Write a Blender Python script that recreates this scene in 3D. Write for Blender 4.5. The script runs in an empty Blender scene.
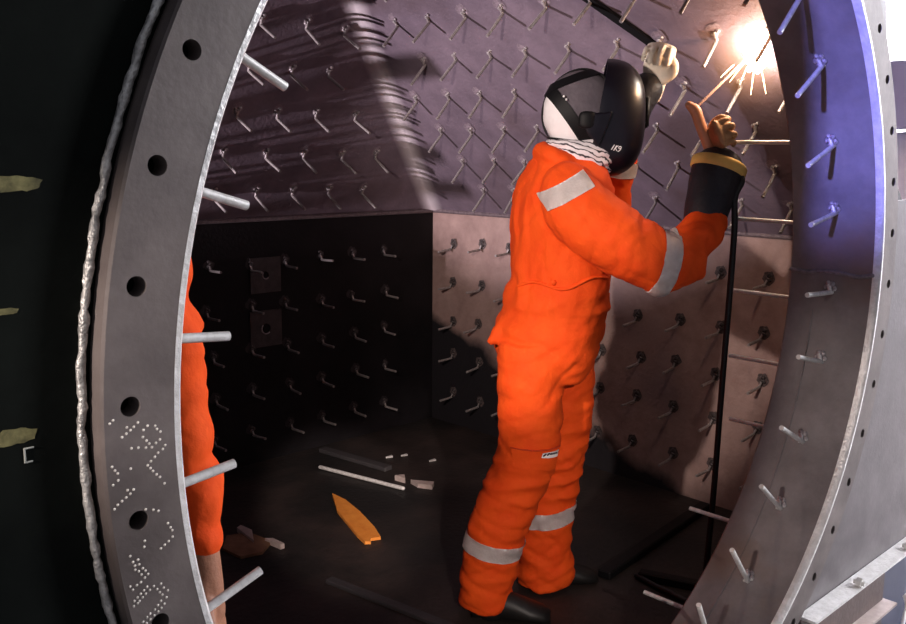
import bpy, bmesh, math, random
from math import sin, cos, pi, radians, sqrt, atan2
from mathutils import Vector, Matrix, noise
from mathutils.bvhtree import BVHTree

random.seed(7)
sc = bpy.context.scene
COL = sc.collection

# ------------------------------------------------------------------ dimensions (metres)
# X runs to the right along the round opening, Y into the vessel, Z up; vessel floor at z = 0
RC = Vector((0, 0, 1.16))          # centre of the round opening, front face of its flange at y = 0
RO, RI = 1.0955, 1.0               # flange radii
NECK = 0.249                       # depth of the neck behind the flange face
XW, YW, ZT = 1.9285, 2.7326, 1.16  # right wall, back wall, height where the walls turn into the hood
KR, KB = 1.05, 0.60                # how far the hood leans in per metre of height (right, back)
HT = 2.36                          # top of the hood
XL = -1.93

# ------------------------------------------------------------------ materials
def new_mat(name):
    m = bpy.data.materials.new(name); m.use_nodes = True
    nt = m.node_tree; b = nt.nodes['Principled BSDF']
    return m, nt, b

def mat(name, c1, c2=None, scale=6, rough=0.6, metal=0.0, bump=0.0, bscale=60, spec=0.5, detail=6, c3=None, s3=1.5, t3=(0.55, 0.7), stretch=(1, 1, 1), emit=None):
    m, nt, b = new_mat(name)
    N, L = nt.nodes, nt.links
    tc = N.new('ShaderNodeTexCoord'); mp = N.new('ShaderNodeMapping'); mp.inputs['Scale'].default_value = stretch
    L.new(tc.outputs['Object'], mp.inputs['Vector'])
    b.inputs['Base Color'].default_value = (*c1, 1)
    if c2:
        nz = N.new('ShaderNodeTexNoise'); nz.inputs['Scale'].default_value = scale; nz.inputs['Detail'].default_value = detail
        nz.inputs['Roughness'].default_value = 0.65
        L.new(mp.outputs['Vector'], nz.inputs['Vector'])
        rp = N.new('ShaderNodeValToRGB'); rp.color_ramp.elements[0].position = 0.35; rp.color_ramp.elements[1].position = 0.68
        rp.color_ramp.elements[0].color = (*c1, 1); rp.color_ramp.elements[1].color = (*c2, 1)
        L.new(nz.outputs['Fac'], rp.inputs['Fac']); out = rp.outputs['Color']
        if c3:
            n3 = N.new('ShaderNodeTexNoise'); n3.inputs['Scale'].default_value = s3; n3.inputs['Detail'].default_value = 5
            L.new(mp.outputs['Vector'], n3.inputs['Vector'])
            r3 = N.new('ShaderNodeValToRGB'); r3.color_ramp.elements[0].position = t3[0]; r3.color_ramp.elements[1].position = t3[1]
            L.new(n3.outputs['Fac'], r3.inputs['Fac'])
            mx = N.new('ShaderNodeMix'); mx.data_type = 'RGBA'
            L.new(r3.outputs['Color'], mx.inputs['Factor']); L.new(out, mx.inputs[6]); mx.inputs[7].default_value = (*c3, 1)
            out = mx.outputs[2]
        L.new(out, b.inputs['Base Color'])
    b.inputs['Roughness'].default_value = rough
    b.inputs['Metallic'].default_value = metal
    b.inputs['Specular IOR Level'].default_value = spec
    if bump:
        nb = N.new('ShaderNodeTexNoise'); nb.inputs['Scale'].default_value = bscale; nb.inputs['Detail'].default_value = 4
        L.new(mp.outputs['Vector'], nb.inputs['Vector'])
        bp = N.new('ShaderNodeBump'); bp.inputs['Strength'].default_value = bump; bp.inputs['Distance'].default_value = 0.01
        L.new(nb.outputs['Fac'], bp.inputs['Height']); L.new(bp.outputs['Normal'], b.inputs['Normal'])
    if emit:
        b.inputs['Emission Color'].default_value = (*emit[0], 1); b.inputs['Emission Strength'].default_value = emit[1]
    return m

M = {}
M['flange'] = mat('flange_steel', (.115, .092, .087), (.20, .165, .155), 7, .6, .1, .06, 90, c3=(.065, .050, .047), s3=3.2, t3=(.48, .72))
M['bevel'] = mat('ground_bevel', (.72, .70, .68), (.95, .93, .92), 40, .35, .3, .3, 120)
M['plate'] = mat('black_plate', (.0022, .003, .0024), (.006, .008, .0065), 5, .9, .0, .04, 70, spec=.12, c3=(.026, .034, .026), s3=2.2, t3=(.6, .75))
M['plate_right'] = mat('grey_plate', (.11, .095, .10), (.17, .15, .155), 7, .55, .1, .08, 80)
M['bead'] = mat('weld_bead', (.32, .31, .30), (.80, .78, .75), 60, .35, .5, .4, 200)
M['neck'] = mat('neck_steel', (.15, .132, .134), (.25, .225, .225), 6, .55, .1, .12, 70, c3=(.22, .15, .11), s3=2.5)
M['hood'] = mat('hood_steel', (.155, .118, .15), (.225, .172, .215), 7, .55, .1, .25, 60, c3=(.125, .088, .10), s3=2)
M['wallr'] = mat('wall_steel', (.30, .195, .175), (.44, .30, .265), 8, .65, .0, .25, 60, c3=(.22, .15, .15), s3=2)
def add_painted_shade(m, slope, base, col):
    """shade painted into the colour at the foot of a wall, with a ragged edge"""
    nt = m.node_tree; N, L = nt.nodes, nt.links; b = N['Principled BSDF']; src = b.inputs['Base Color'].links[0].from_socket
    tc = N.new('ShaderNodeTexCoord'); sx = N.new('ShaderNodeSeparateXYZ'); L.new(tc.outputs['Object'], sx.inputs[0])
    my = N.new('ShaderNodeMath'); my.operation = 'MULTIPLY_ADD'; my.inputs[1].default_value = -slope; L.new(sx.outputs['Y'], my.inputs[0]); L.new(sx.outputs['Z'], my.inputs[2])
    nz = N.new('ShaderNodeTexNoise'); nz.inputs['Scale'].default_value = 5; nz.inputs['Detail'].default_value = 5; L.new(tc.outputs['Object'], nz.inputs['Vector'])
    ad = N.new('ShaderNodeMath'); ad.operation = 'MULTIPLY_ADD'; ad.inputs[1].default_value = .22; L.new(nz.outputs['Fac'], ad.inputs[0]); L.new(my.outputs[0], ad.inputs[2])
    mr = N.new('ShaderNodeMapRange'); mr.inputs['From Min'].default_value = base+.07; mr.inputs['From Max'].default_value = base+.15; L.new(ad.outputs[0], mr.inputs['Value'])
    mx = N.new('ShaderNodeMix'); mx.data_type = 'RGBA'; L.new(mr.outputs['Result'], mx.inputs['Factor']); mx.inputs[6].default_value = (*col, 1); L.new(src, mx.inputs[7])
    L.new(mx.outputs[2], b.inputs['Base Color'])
add_painted_shade(M['wallr'], .36, -.39, (.012, .010, .013))  # sloping dark foot of the right wall is shade put into its colour
M['wallb'] = mat('black_wall_steel', (.004, .003, .004), (.009, .007, .009), 5, .7, .0, .2, 60, spec=.25, c3=(.014, .010, .013), s3=2.4, t3=(.6, .75))  # near-black over the whole back wall
M['dark'] = mat('dark_steel', (.03, .027, .03), (.05, .045, .047), 6, .6, .1, .2, 60)
M['floor'] = mat('floor_plate', (.010, .007, .006), (.034, .021, .018), 4, .65, .0, .35, 40, c3=(.004, .003, .003), s3=1.6, t3=(.45, .6))
M['rod'] = mat('bright_rod', (.62, .60, .58), (.86, .85, .83), 60, .4, .3)
M['pin'] = mat('pin_steel', (.28, .25, .245), (.46, .42, .41), 80, .4, .3)
M['blob'] = mat('weld_blob', (.2, .17, .18), (.6, .55, .56), 90, .4, .4, .5, 200)
M['scorch'] = mat('scorch_ring', (.16, .12, .145), (.36, .29, .33), 60, .6, .1)
M['scorchW'] = mat('scorch_ring_wall', (.05, .04, .04), (.20, .15, .145), 60, .6, .1)
M['scorchB'] = mat('scorch_ring_back', (.012, .009, .011), (.04, .03, .034), 60, .6, .1)
M['blobB'] = mat('dark_weld_blob', (.03, .025, .026), (.12, .10, .1), 90, .45, .2, .5, 200)
M['orange'] = mat('orange_cotton', (.83, .072, .006), (.89, .098, .008), 10, .8, 0, .25, 45, spec=.25)
M['strip'] = mat('reflective_tape', (.78, .75, .73), (.9, .88, .86), 30, .45, 0, .15, 150)
M['seam'] = mat('seam_thread', (.55, .04, .004), rough=.8)
M['helmet'] = mat('black_nylon', (.004, .003, .007), (.007, .006, .011), 20, .3, 0, spec=.5)
M['strap'] = mat('black_strap', (.003, .003, .004), rough=.6, spec=.25)
M['cap'] = mat('white_cap', (.82, .78, .80), (.9, .88, .9), 12, .8, 0, .2, 40)
M['crown'] = mat('grey_cap', (.08, .066, .08), (.13, .11, .13), 14, .8, 0, .25, 60)
M['lens'] = mat('dark_lens', (.01, .02, .01), rough=.08)
M['mark'] = mat('white_print', (.85, .85, .85), rough=.6)
M['print'] = mat('dark_print', (.03, .02, .03), rough=.6)
M['skin'] = mat('skin', (.36, .15, .085), (.42, .19, .11), 20, .55, 0, .2, 90)
M['hair'] = mat('hair', (.01, .008, .007), rough=.6)
M['glove'] = mat('tan_leather', (.36, .20, .10), (.55, .33, .17), 20, .7, 0, .3, 70)
M['gloveW'] = mat('pale_leather', (.78, .68, .55), (.88, .80, .68), 16, .7, 0, .3, 70)
M['gaunt'] = mat('black_leather', (.010, .010, .016), (.02, .02, .03), 14, .6, 0, .3, 60)
M['cuff'] = mat('yellow_leather', (.75, .48, .12), (.85, .6, .2), 20, .7)
M['boot'] = mat('black_boot', (.006, .006, .006), (.012, .011, .011), 20, .5)
M['handle'] = mat('tan_handle', (.50, .22, .12), (.6, .28, .16), 20, .5)
M['electrode'] = mat('electrode_flux', (.42, .30, .30), (.52, .38, .38), 60, .6)
M['cable'] = mat('black_rubber', (.006, .006, .007), rough=.5)
M['shard'] = mat('rust_orange_plate', (.62, .19, .02), (.72, .27, .04), 25, .7, 0, .3, 60)
M['brown'] = mat('brown_scrap', (.16, .08, .04), (.24, .13, .07), 20, .7, 0, .3, 60)
M['scrap'] = mat('bare_scrap', (.45, .36, .33), (.6, .5, .47), 30, .5, .2)
M['chalk'] = mat('chalk', (.35, .36, .33), rough=.9)
M['yellow'] = mat('yellow_paint_smear', (.05, .045, .014), (.26, .23, .09), 45, .8)
M['white'] = mat('white_paint', (.88, .86, .90), (.95, .93, .96), 3, .6)
M['blue'] = mat('blue_grey_paint', (.05, .06, .11), (.09, .10, .16), 4, .5)
M['machine'] = mat('pale_machine', (.70, .68, .78), (.85, .83, .9), 8, .5)
M['ground'] = mat('concrete', (.20, .19, .18), (.3, .28, .27), 5, .8)

# ------------------------------------------------------------------ helpers
def link(name, bm, m, parent=None, smooth=True, auto=None):
    me = bpy.data.meshes.new(name)
    bm.normal_update(); bm.to_mesh(me); bm.free()
    for x in (m if isinstance(m, (list, tuple)) else [m]): me.materials.append(x)
    if smooth:
        me.polygons.foreach_set('use_smooth', [True]*len(me.polygons))
        if auto: me.set_sharp_from_angle(angle=radians(auto))
    o = bpy.data.objects.new(name, me); COL.objects.link(o)
    if parent: o.parent = parent
    return o

def tag(o, label, cat, group=None):
    o['label'] = label; o['category'] = cat
    if group: o['group'] = group
    return o

def struct(o):
    o['kind'] = 'structure'; return o

def empty(name, loc, rz=0):
    o = bpy.data.objects.new(name, None); COL.objects.link(o)
    o.location = loc; o.rotation_euler = (0, 0, rz); o.empty_display_size = .1
    return o

def poly(bm, pts, mi=0):
    f = bm.faces.new([bm.verts.new(p) for p in pts]); f.material_index = mi
    return f

def box(bm, c, s, R=None, mi=0):
    vs = []
    for i in (-1, 1):
        for j in (-1, 1):
            for k in (-1, 1):
                v = Vector((i*s[0]/2, j*s[1]/2, k*s[2]/2))
                if R: v = R @ v
                vs.append(bm.verts.new(Vector(c)+v))
    for q in ((0, 1, 3, 2), (4, 6, 7, 5), (0, 4, 5, 1), (2, 3, 7, 6), (0, 2, 6, 4), (1, 5, 7, 3)):
        bm.faces.new([vs[i] for i in q]).material_index = mi

def frame(t, hint):
    t = t.normalized(); h = Vector(hint)
    if abs(t.dot(h.normalized())) > .97: h = Vector((1, 0, 0)) if abs(t.x) < .9 else Vector((0, 1, 0))
    a = (h - t*h.dot(t)).normalized(); return a, t.cross(a)

def loft(bm, rings, caps=True, mi=0, n=24):
    """rings: list of (centre, axis a, axis b) -> tube of ellipses"""
    R = []
    for c, a, b in rings:
        R.append([bm.verts.new(c + a*cos(2*pi*i/n) + b*sin(2*pi*i/n)) for i in range(n)])
    for p, q in zip(R, R[1:]):
        for i in range(n):
            bm.faces.new((p[i], p[(i+1) % n], q[(i+1) % n], q[i])).material_index = mi
    if caps:
        bm.faces.new(R[0][::-1]).material_index = mi; bm.faces.new(R[-1]).material_index = mi

def smooth_path(pts, rad, k=6):
    """Catmull-Rom through pts with radii (each a number or a pair)"""
    P = [Vector(p) for p in pts]; n = len(P); out = []
    rad = [r if isinstance(r, (tuple, list)) else (r, r) for r in rad]
    for i in range(n-1):
        p0, p1, p2, p3 = P[max(i-1, 0)], P[i], P[i+1], P[min(i+2, n-1)]
        for j in range(k):
            t = j/k
            c = .5*((2*p1)+(p2-p0)*t+(2*p0-5*p1+4*p2-p3)*t*t+(3*p1-p0-3*p2+p3)*t**3)
            s = t*t*(3-2*t)
            out.append((c, tuple(rad[i][q]*(1-s)+rad[i+1][q]*s for q in (0, 1))))
    out.append((P[-1], rad[-1]))
    return out

def tube(bm, pts, rad, hint=(0, 0, 1), n=20, k=6, mi=0, ends=True):
    pr = smooth_path(pts, rad, k) if k > 1 else [(Vector(p), (r if isinstance(r, (tuple, list)) else (r, r))) for p, r in zip(pts, rad)]
    rings = []
    for i, (c, r) in enumerate(pr):
        t = pr[min(i+1, len(pr)-1)][0]-pr[max(i-1, 0)][0]
        a, b = frame(t, hint)
        rings.append((c, a*r[0], b*r[1], t.normalized(), r))
    if ends:   # rounded ends
        c, a, b, t, r = rings[0]; m = min(r)
        pre = [(c-t*m*s, a*cs, b*cs, t, r) for s, cs in ((.95, .3), (.7, .71), (.38, .92))]
        c, a, b, t, r = rings[-1]; m = min(r)
        post = [(c+t*m*s, a*cs, b*cs, t, r) for s, cs in ((.38, .92), (.7, .71), (.95, .3))]
        rings = pre+rings+post
    loft(bm, [q[:3] for q in rings], True, mi, n)

def ellipsoid(bm, c, r, R=None, nu=32, nv=20, ez=1.0, exy=1.0):
    def sp(x, e): return math.copysign(abs(x)**e, x)
    rows = []
    for j in range(1, nv):
        ph = pi*j/nv
        row = []
        for i in range(nu):
            th = 2*pi*i/nu
            v = Vector((r[0]*sp(sin(ph), ez)*sp(cos(th), exy), r[1]*sp(sin(ph), ez)*sp(sin(th), exy), r[2]*sp(cos(ph), ez)))
            if R: v = R @ v
            row.append(bm.verts.new(Vector(c)+v))
        rows.append(row)
    t = Vector((0, 0, r[2])); t2 = Vector((0, 0, -r[2]))
    if R: t = R @ t; t2 = R @ t2
    T, B = bm.verts.new(Vector(c)+t), bm.verts.new(Vector(c)+t2)
    for i in range(nu):
        k = (i+1) % nu
        bm.faces.new((T, rows[0][i], rows[0][k])); bm.faces.new((B, rows[-1][k], rows[-1][i]))
        for p, q in zip(rows, rows[1:]): bm.faces.new((p[i], q[i], q[k], p[k]))

def merged(bm, voxel, it=4, fac=.5):
    """fuse overlapping closed shapes into one continuous skin"""
    me = bpy.data.meshes.new('skin'); bmesh.ops.recalc_face_normals(bm, faces=bm.faces[:]); bm.to_mesh(me); bm.free()
    o = bpy.data.objects.new('skin', me); COL.objects.link(o)
    md = o.modifiers.new('r', 'REMESH'); md.mode = 'VOXEL'; md.voxel_size = voxel; md.use_smooth_shade = True
    s = o.modifiers.new('s', 'SMOOTH'); s.iterations = it; s.factor = fac
    dg = bpy.context.evaluated_depsgraph_get(); ev = o.evaluated_get(dg)
    out = bmesh.new(); m2 = ev.to_mesh(); out.from_mesh(m2); ev.to_mesh_clear()
    bpy.data.objects.remove(o); bpy.data.meshes.remove(me)
    return out

def boolean_cut(o, cutter_bm):
    me = bpy.data.meshes.new('c'); cutter_bm.to_mesh(me); cutter_bm.free()
    c = bpy.data.objects.new('c', me); COL.objects.link(c)
    md = o.modifiers.new('b', 'BOOLEAN'); md.object = c; md.operation = 'DIFFERENCE'; md.solver = 'EXACT'
    dg = bpy.context.evaluated_depsgraph_get()
    m2 = bpy.data.meshes.new_from_object(o.evaluated_get(dg))
    o.modifiers.clear(); o.data = m2
    bpy.data.objects.remove(c); bpy.data.meshes.remove(me)

def copy(o, parent):
    c = o.copy(); COL.objects.link(c); c.parent = parent; return c

def ring_pt(r, a, y): return Vector((r*cos(a), y, 1.16+r*sin(a)))

def ring_solid(bm, prof, n=180, mi=0, a0=0, a1=2*pi):
    """revolve a closed (r, y) profile round the opening's axis"""
    full = abs(a1-a0-2*pi) < 1e-6
    R = [[bm.verts.new(ring_pt(r, a0+(a1-a0)*i/n, y)) for r, y in prof] for i in range(n if full else n+1)]
    m = len(prof)
    for i in range(len(R) if full else n):
        p, q = R[i], R[(i+1) % len(R)]
        for j in range(m): bm.faces.new((p[j], p[(j+1) % m], q[(j+1) % m], q[j])).material_index = mi
    if not full:
        bm.faces.new(R[0]); bm.faces.new(R[-1][::-1])

# ------------------------------------------------------------------ setting: floor, walls
TH = .02
bm = bmesh.new()
box(bm, ((XL+XW)/2, (NECK+YW)/2, -.02), (XW-XL, YW-NECK+.04, .04))
struct(link('floor', bm, M['floor'], smooth=False))

def hood_x(z): return XW-KR*(z-ZT)
def hood_y(z): return YW-KB*(z-ZT)

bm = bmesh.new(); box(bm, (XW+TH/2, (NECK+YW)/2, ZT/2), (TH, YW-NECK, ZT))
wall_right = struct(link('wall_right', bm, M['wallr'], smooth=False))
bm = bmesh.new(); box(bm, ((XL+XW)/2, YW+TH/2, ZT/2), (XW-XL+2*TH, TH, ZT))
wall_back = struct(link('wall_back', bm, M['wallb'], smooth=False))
bm = bmesh.new()
pts = [(NECK, 0), (YW, 0), (YW, ZT), (hood_y(HT), HT), (NECK, HT)]
f = [poly(bm, [(XL, y, z) for y, z in pts]), ]
r = bmesh.ops.extrude_face_region(bm, geom=f); bmesh.ops.translate(bm, vec=(-TH, 0, 0), verts=[v for v in r['geom'] if isinstance(v, bmesh.types.BMVert)])
bmesh.ops.recalc_face_normals(bm, faces=bm.faces[:])
struct(link('wall_left', bm, M['dark'], smooth=False))
bm = bmesh.new(); box(bm, ((XL+hood_x(HT))/2, (NECK+hood_y(HT))/2, HT+TH/2), (hood_x(HT)-XL, hood_y(HT)-NECK, TH))
struct(link('ceiling', bm, M['dark'], smooth=False))

def holed_plate(outline, y0, y1, r, n=96):
    """upright plate between y0 and y1 with the round opening cut out of it"""
    bm = bmesh.new()
    def edge(a):
        d = Vector((cos(a), sin(a))); best = 9
        for (p, q) in zip(outline, outline[1:]+outline[:1]):
            p = Vector((p[0], p[1]-1.16)); q = Vector((q[0], q[1]-1.16)); e = q-p
            den = d.x*e.y-d.y*e.x
            if abs(den) < 1e-9: continue
            t = (p.x*e.y-p.y*e.x)/den; s = (p.x*d.y-p.y*d.x)/den
            if t > 0 and -1e-6 <= s <= 1+1e-6: best = min(best, t)
        return best
    A = sorted(set([2*pi*i/n for i in range(n)]+[atan2(z-1.16, x) % (2*pi) for x, z in outline]))
    I = []; Oo = []
    for a in A:
        I.append([bm.verts.new(ring_pt(r, a, y)) for y in (y0, y1)])
        e = max(edge(a), r+.001); Oo.append([bm.verts.new(ring_pt(e, a, y)) for y in (y0, y1)])
    for i in range(len(A)):
        k = (i+1) % len(A)
        bm.faces.new((I[i][0], I[k][0], Oo[k][0], Oo[i][0])); bm.faces.new((I[i][1], Oo[i][1], Oo[k][1], I[k][1]))
        bm.faces.new((I[i][0], I[i][1], I[k][1], I[k][0])); bm.faces.new((Oo[i][0], Oo[k][0], Oo[k][1], Oo[i][1]))
    bmesh.ops.recalc_face_normals(bm, faces=bm.faces[:])
    return bm

out = [(XL, 0), (XW, 0), (XW, ZT), (hood_x(HT), HT), (XL, HT)]
wall_front = struct(link('wall_front', holed_plate(out, NECK-.012, NECK+.003, 1.0205), M['dark'], smooth=False))

# ------------------------------------------------------------------ anchor pins (one mesh per surface, copied)
def pin_mesh(leg=.115, foot=.022, r=.0062, bend=0.0):
    bm = bmesh.new()
    tube(bm, [(-foot, 0, .005), (-.004, 0, .010), (.001, 0, .02), (bend, 0, leg)], [r]*4, (0, 1, 0), 8, 3, 0, False)
    # tip facet is a flat cut rod end; weld blobs at the foot
    for k in range(5):
        a = random.uniform(0, 6.28)
        ellipsoid(bm, (-foot+.012*cos(a)*.9, .011*sin(a), .003), (random.uniform(.006, .010),)*2+(random.uniform(.005, .009),), None, 7, 5)
    for f in bm.faces:
        if f.calc_center_median().z < .012 and len(f.verts) <= 4 and f.calc_area() < 1e-4 and abs((f.calc_center_median()-Vector((-foot, 0, .003))).length) < .026: f.material_index = 1
    # thin heat-stained disc
    N = 20; c = bm.verts.new((-foot, 0, .0012)); vs = [bm.verts.new((-foot+.03*cos(2*pi*i/N)*random.uniform(.8, 1.1), .03*sin(2*pi*i/N)*random.uniform(.8, 1.1), .0004)) for i in range(N)]
    for i in range(N): bm.faces.new((c, vs[i], vs[(i+1) % N])).material_index = 2
    return bm

def place_pins(parent, spots, normal, down, first_bm, jit=.05, name='anchor_pin', blob='blob', scorch='scorch'):
    n = Vector(normal).normalized(); d = Vector(down); d = (d-n*d.dot(n)).normalized()
    base = Matrix((d, n.cross(d), n)).transposed()
    proto = link(name, first_bm, [M['pin'], M[blob], M[scorch]], parent, True, 50)
    for i, p in enumerate(spots):
        o = proto if i == 0 else copy(proto, parent)
        R = Matrix.Rotation(random.gauss(0, jit), 3, n) @ Matrix.Rotation(random.gauss(0, jit*.7), 3, d) @ Matrix.Rotation(random.gauss(0, jit*.7), 3, n.cross(d)) @ base
        o.matrix_local = Matrix.Translation(Vector(p)) @ R.to_4x4()

sp = []
for iz, z in enumerate((.155, .36, .555, .755, .965)):
    for k in range(10):
        y = .79+.198*k
        if y < YW-.12: sp.append((XW, y+random.gauss(0, .008), z+random.gauss(0, .008)))
place_pins(wall_right, sp, (-1, 0, -.10), (0, .35, -1), pin_mesh(.10, .03), blob='blobB', scorch='scorchW')
sp = []
for z in (.13, .335, .525, .73, .94):
    for k in range(11):
        x = -.44+.2025*k
        sp.append((x+random.gauss(0, .008), YW, z+random.gauss(0, .008)))
place_pins(wall_back, sp, (0, -1, -.02), (.15, 0, -1), pin_mesh(.10, .028), blob='blobB', scorch='scorchB')

# ------------------------------------------------------------------ hood: one bent plate (back slope, rounded bend, right slope)
hood = empty('hood_panel', (XW-.6, YW-.4, ZT))
tag(hood, 'purple-grey sloped steel roof plate bent at a pale ridge and studded with pins', 'steel panel')
HP = Vector(hood.location)
bm = bmesh.new()
def hood_section(z, off=0):
    cx, cy = hood_x(z)+off, hood_y(z)+off
    t = .085; P = [(XL, cy)]
    P += [(x, cy) for x in (-1.0, 0, cx-t-.5) if XL < x < cx-t]
    for i in range(9):
        s = i/8; a = Vector((cx-t, cy)); b = Vector((cx, cy)); c = Vector((cx, cy-t))
        q = a*(1-s)**2+b*2*s*(1-s)+c*s*s; P.append((q.x, q.y))
    P += [(cx, cy-t-.4), (cx, NECK)]
    return P
zs = [ZT+(HT-ZT)*i/12 for i in range(13)]
def hood_grid(off):
    R = []
    for z in zs:
        P = hood_section(z, off)
        R.append([bm.verts.new(Vector((x, y, z))-HP) for x, y in P])
    return R
mn = min(len(hood_section(z)) for z in zs)
A = hood_grid(0); B = hood_grid(.02)
for G, fl in ((A, 0), (B, 1)):
    for p, q in zip(G, G[1:]):
        for i in range(len(p)-1):
            f = (p[i], p[i+1], q[i+1], q[i]); bm.faces.new(f[::-1] if fl else f)
bmesh.ops.recalc_face_normals(bm, faces=bm.faces[:])
lay = bm.verts.layers.float.new('bare')  # mask of the highlight painted along the bend
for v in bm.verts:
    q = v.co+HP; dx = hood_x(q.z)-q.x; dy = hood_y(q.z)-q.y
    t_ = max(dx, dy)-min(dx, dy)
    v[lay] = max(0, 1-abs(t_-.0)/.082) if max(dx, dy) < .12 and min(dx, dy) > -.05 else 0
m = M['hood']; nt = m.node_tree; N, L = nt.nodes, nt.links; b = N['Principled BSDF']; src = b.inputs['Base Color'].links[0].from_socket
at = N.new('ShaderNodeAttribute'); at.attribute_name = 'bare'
mx = N.new('ShaderNodeMix'); mx.data_type = 'RGBA'; L.new(at.outputs['Fac'], mx.inputs['Factor']); L.new(src, mx.inputs[6]); mx.inputs[7].default_value = (.80, .72, .76, 1); L.new(mx.outputs[2], b.inputs['Base Color'])  # pale ridge highlight mixed into the base colour
link('bent_plate', bm, M['hood'], hood, True, 40)
# weld line where hood meets the walls
bm = bmesh.new()
tube(bm, [Vector((XW-.004, y, ZT+.004*sin(9*y)))-HP for y in (NECK+.01, .9, 1.7, YW-.01)], [.011]*4, (0, 0, 1), 8, 8)
tube(bm, [Vector((x, YW-.004, ZT+.004*sin(9*x)))-HP for x in (XL+.02, -.6, .7, XW-.01)], [.011]*4, (0, 0, 1), 8, 8)
link('seam_weld', bm, mat('seam_steel', (.12, .09, .10), (.22, .17, .18), 60, .5, .1, .4, 150), hood)
sp = []
for i in range(8):
    z = 1.285+.139*i
    if z > HT-.06: continue
    for k in range(10):
        y = .45+.196*k
        if y < hood_y(z)-.14: sp.append(Vector((hood_x(z), y+random.gauss(0, .006), z+random.gauss(0, .004)))-HP)
place_pins(hood, sp, (-1, 0, -KR), (KR, 0, -1), pin_mesh(.125, .03))
sp2 = []
for i in range(7):
    z = 1.275+.1705*i
    if z > HT-.06: continue
    for k in range(11):
        x = -.66+.2035*k
        if x < hood_x(z)-.12: sp2.append(Vector((x+random.gauss(0, .006), hood_y(z), z+random.gauss(0, .004)))-HP)
place_pins(hood, sp2, (0, -1, -KB), (0, KB, -1), pin_mesh(.13, .03), name='anchor_stud')
print('hood pins', len(sp), len(sp2))
# unseen thick rods near the left end, added to cast dark bands on the hood
def thick(L_, r):
    bm = bmesh.new(); tube(bm, [(0, 0, 0), (0, 0, L_)], [r]*2, (0, 1, 0), 16, 1, 0, False)
    ellipsoid(bm, (0, 0, .003), (r*1.6, r*1.5, .012), None, 14, 8); return bm
o = link('shadow_rod', thick(.24, .017), M['dark'], hood, True, 50)
o.matrix_local = Matrix.Translation(Vector((-.80, hood_y(1.235), 1.235))-HP) @ Matrix.Rotation(pi/2, 4, 'X')
l0 = link('shadow_rod', thick(.17, .011), M['dark'], wall_back, True, 50)
l0.matrix_local = Matrix.Translation((-.80, YW, 1.115)) @ Matrix.Rotation(pi/2, 4, 'X')
o = copy(l0, wall_back); o.matrix_local = Matrix.Translation((-.80, YW, 1.068)) @ Matrix.Rotation(pi/2, 4, 'X')
# dark strip standing in for a cast shadow across the right slope
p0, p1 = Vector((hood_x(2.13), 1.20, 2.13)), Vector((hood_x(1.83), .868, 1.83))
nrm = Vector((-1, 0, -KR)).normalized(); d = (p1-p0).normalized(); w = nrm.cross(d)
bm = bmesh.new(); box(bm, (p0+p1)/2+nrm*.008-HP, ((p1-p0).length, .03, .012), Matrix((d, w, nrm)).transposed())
link('flat_bar_or_shadow', bm, M['strap'], hood, False)

# ------------------------------------------------------------------ two square patch plates with holes on the back wall
for i, (x, z, hs, hr, lab) in enumerate(((.862, .898, .165, .017, 'upper of two square patch plates with a small hole on the black back wall'),
                                 (.858, .645, .172, .024, 'lower of two square patch plates with a larger hole on the black back wall'))):
    t = empty('patch_plate', (x, YW, z)); tag(t, lab, 'steel plate', 'patch plates on the back wall')
    bm = bmesh.new(); N = 32; F = []
    for y in (-.006, 0):
        ci = [bm.verts.new((hr*cos(2*pi*k/N), y, hr*sin(2*pi*k/N))) for k in range(N)]
        co = []
        for k in range(N):
            a = 2*pi*k/N; m = max(abs(cos(a)), abs(sin(a))); co.append(bm.verts.new((hs/2*cos(a)/m, y, hs/2*sin(a)/m)))
        F.append((ci, co))
    for k in range(N):
        l = (k+1) % N
        for ci, co in F: bm.faces.new((ci[k], ci[l], co[l], co[k]))
        bm.faces.new((F[0][0][k], F[0][0][l], F[1][0][l], F[1][0][k])); bm.faces.new((F[0][1][k], F[0][1][l], F[1][1][l], F[1][1][k]))
    bmesh.ops.recalc_face_normals(bm, faces=bm.faces[:])
    link('plate', bm, mat('patch_steel', (.035, .027, .03), (.07, .055, .058), 20, .5, .1, .2, 80), t, False)
    bm = bmesh.new()
    tube(bm, [(hr*1.05*cos(a), -.007, hr*1.05*sin(a)) for a in [2.4+.5*k for k in range(7)]], [.003]*7, (0, 1, 0), 6, 3)
    link('hole_rim', bm, M['blob'], t)

# ------------------------------------------------------------------ flange ring
flange = empty('flange_ring', (0, 0, .06))
tag(flange, 'large round grey steel flange with bolt holes framing the opening', 'flange')
FO = Vector((0, 0, -.06))
bm = bmesh.new(); c = .004
ring_solid(bm, [(RI+.006, 0), (RO-.003, 0), (RO, .003), (RO, .03), (RI+.006, .03)], 240)
bmesh.ops.recalc_face_normals(bm, faces=bm.faces[:])
fl = link('face_plate', bm, M['flange'], None, True, 30)
hb = bmesh.new()
angs = [156.0-7.2*k for k in range(10)]+[156+7.2*k for k in range(1, 15)]+[28.6-7.39*k for k in range(17)]+[36, 43.4, 50.8, 58.1, 65.5, 72.9, 80.3]
angs = sorted(set(round(a % 360, 2) for a in angs))
keep = []
for a in angs:
    if not keep or a-keep[-1] > 5: keep.append(a)
for a in keep:
    p = ring_pt(1.0625, radians(a), .015)
    bmesh.ops.create_cone(hb, cap_ends=True, segments=28, radius1=.0115, radius2=.0115, depth=.08, matrix=Matrix.Translation(p) @ Matrix.Rotation(pi/2, 4, 'X'))
boolean_cut(fl, hb)
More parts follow.
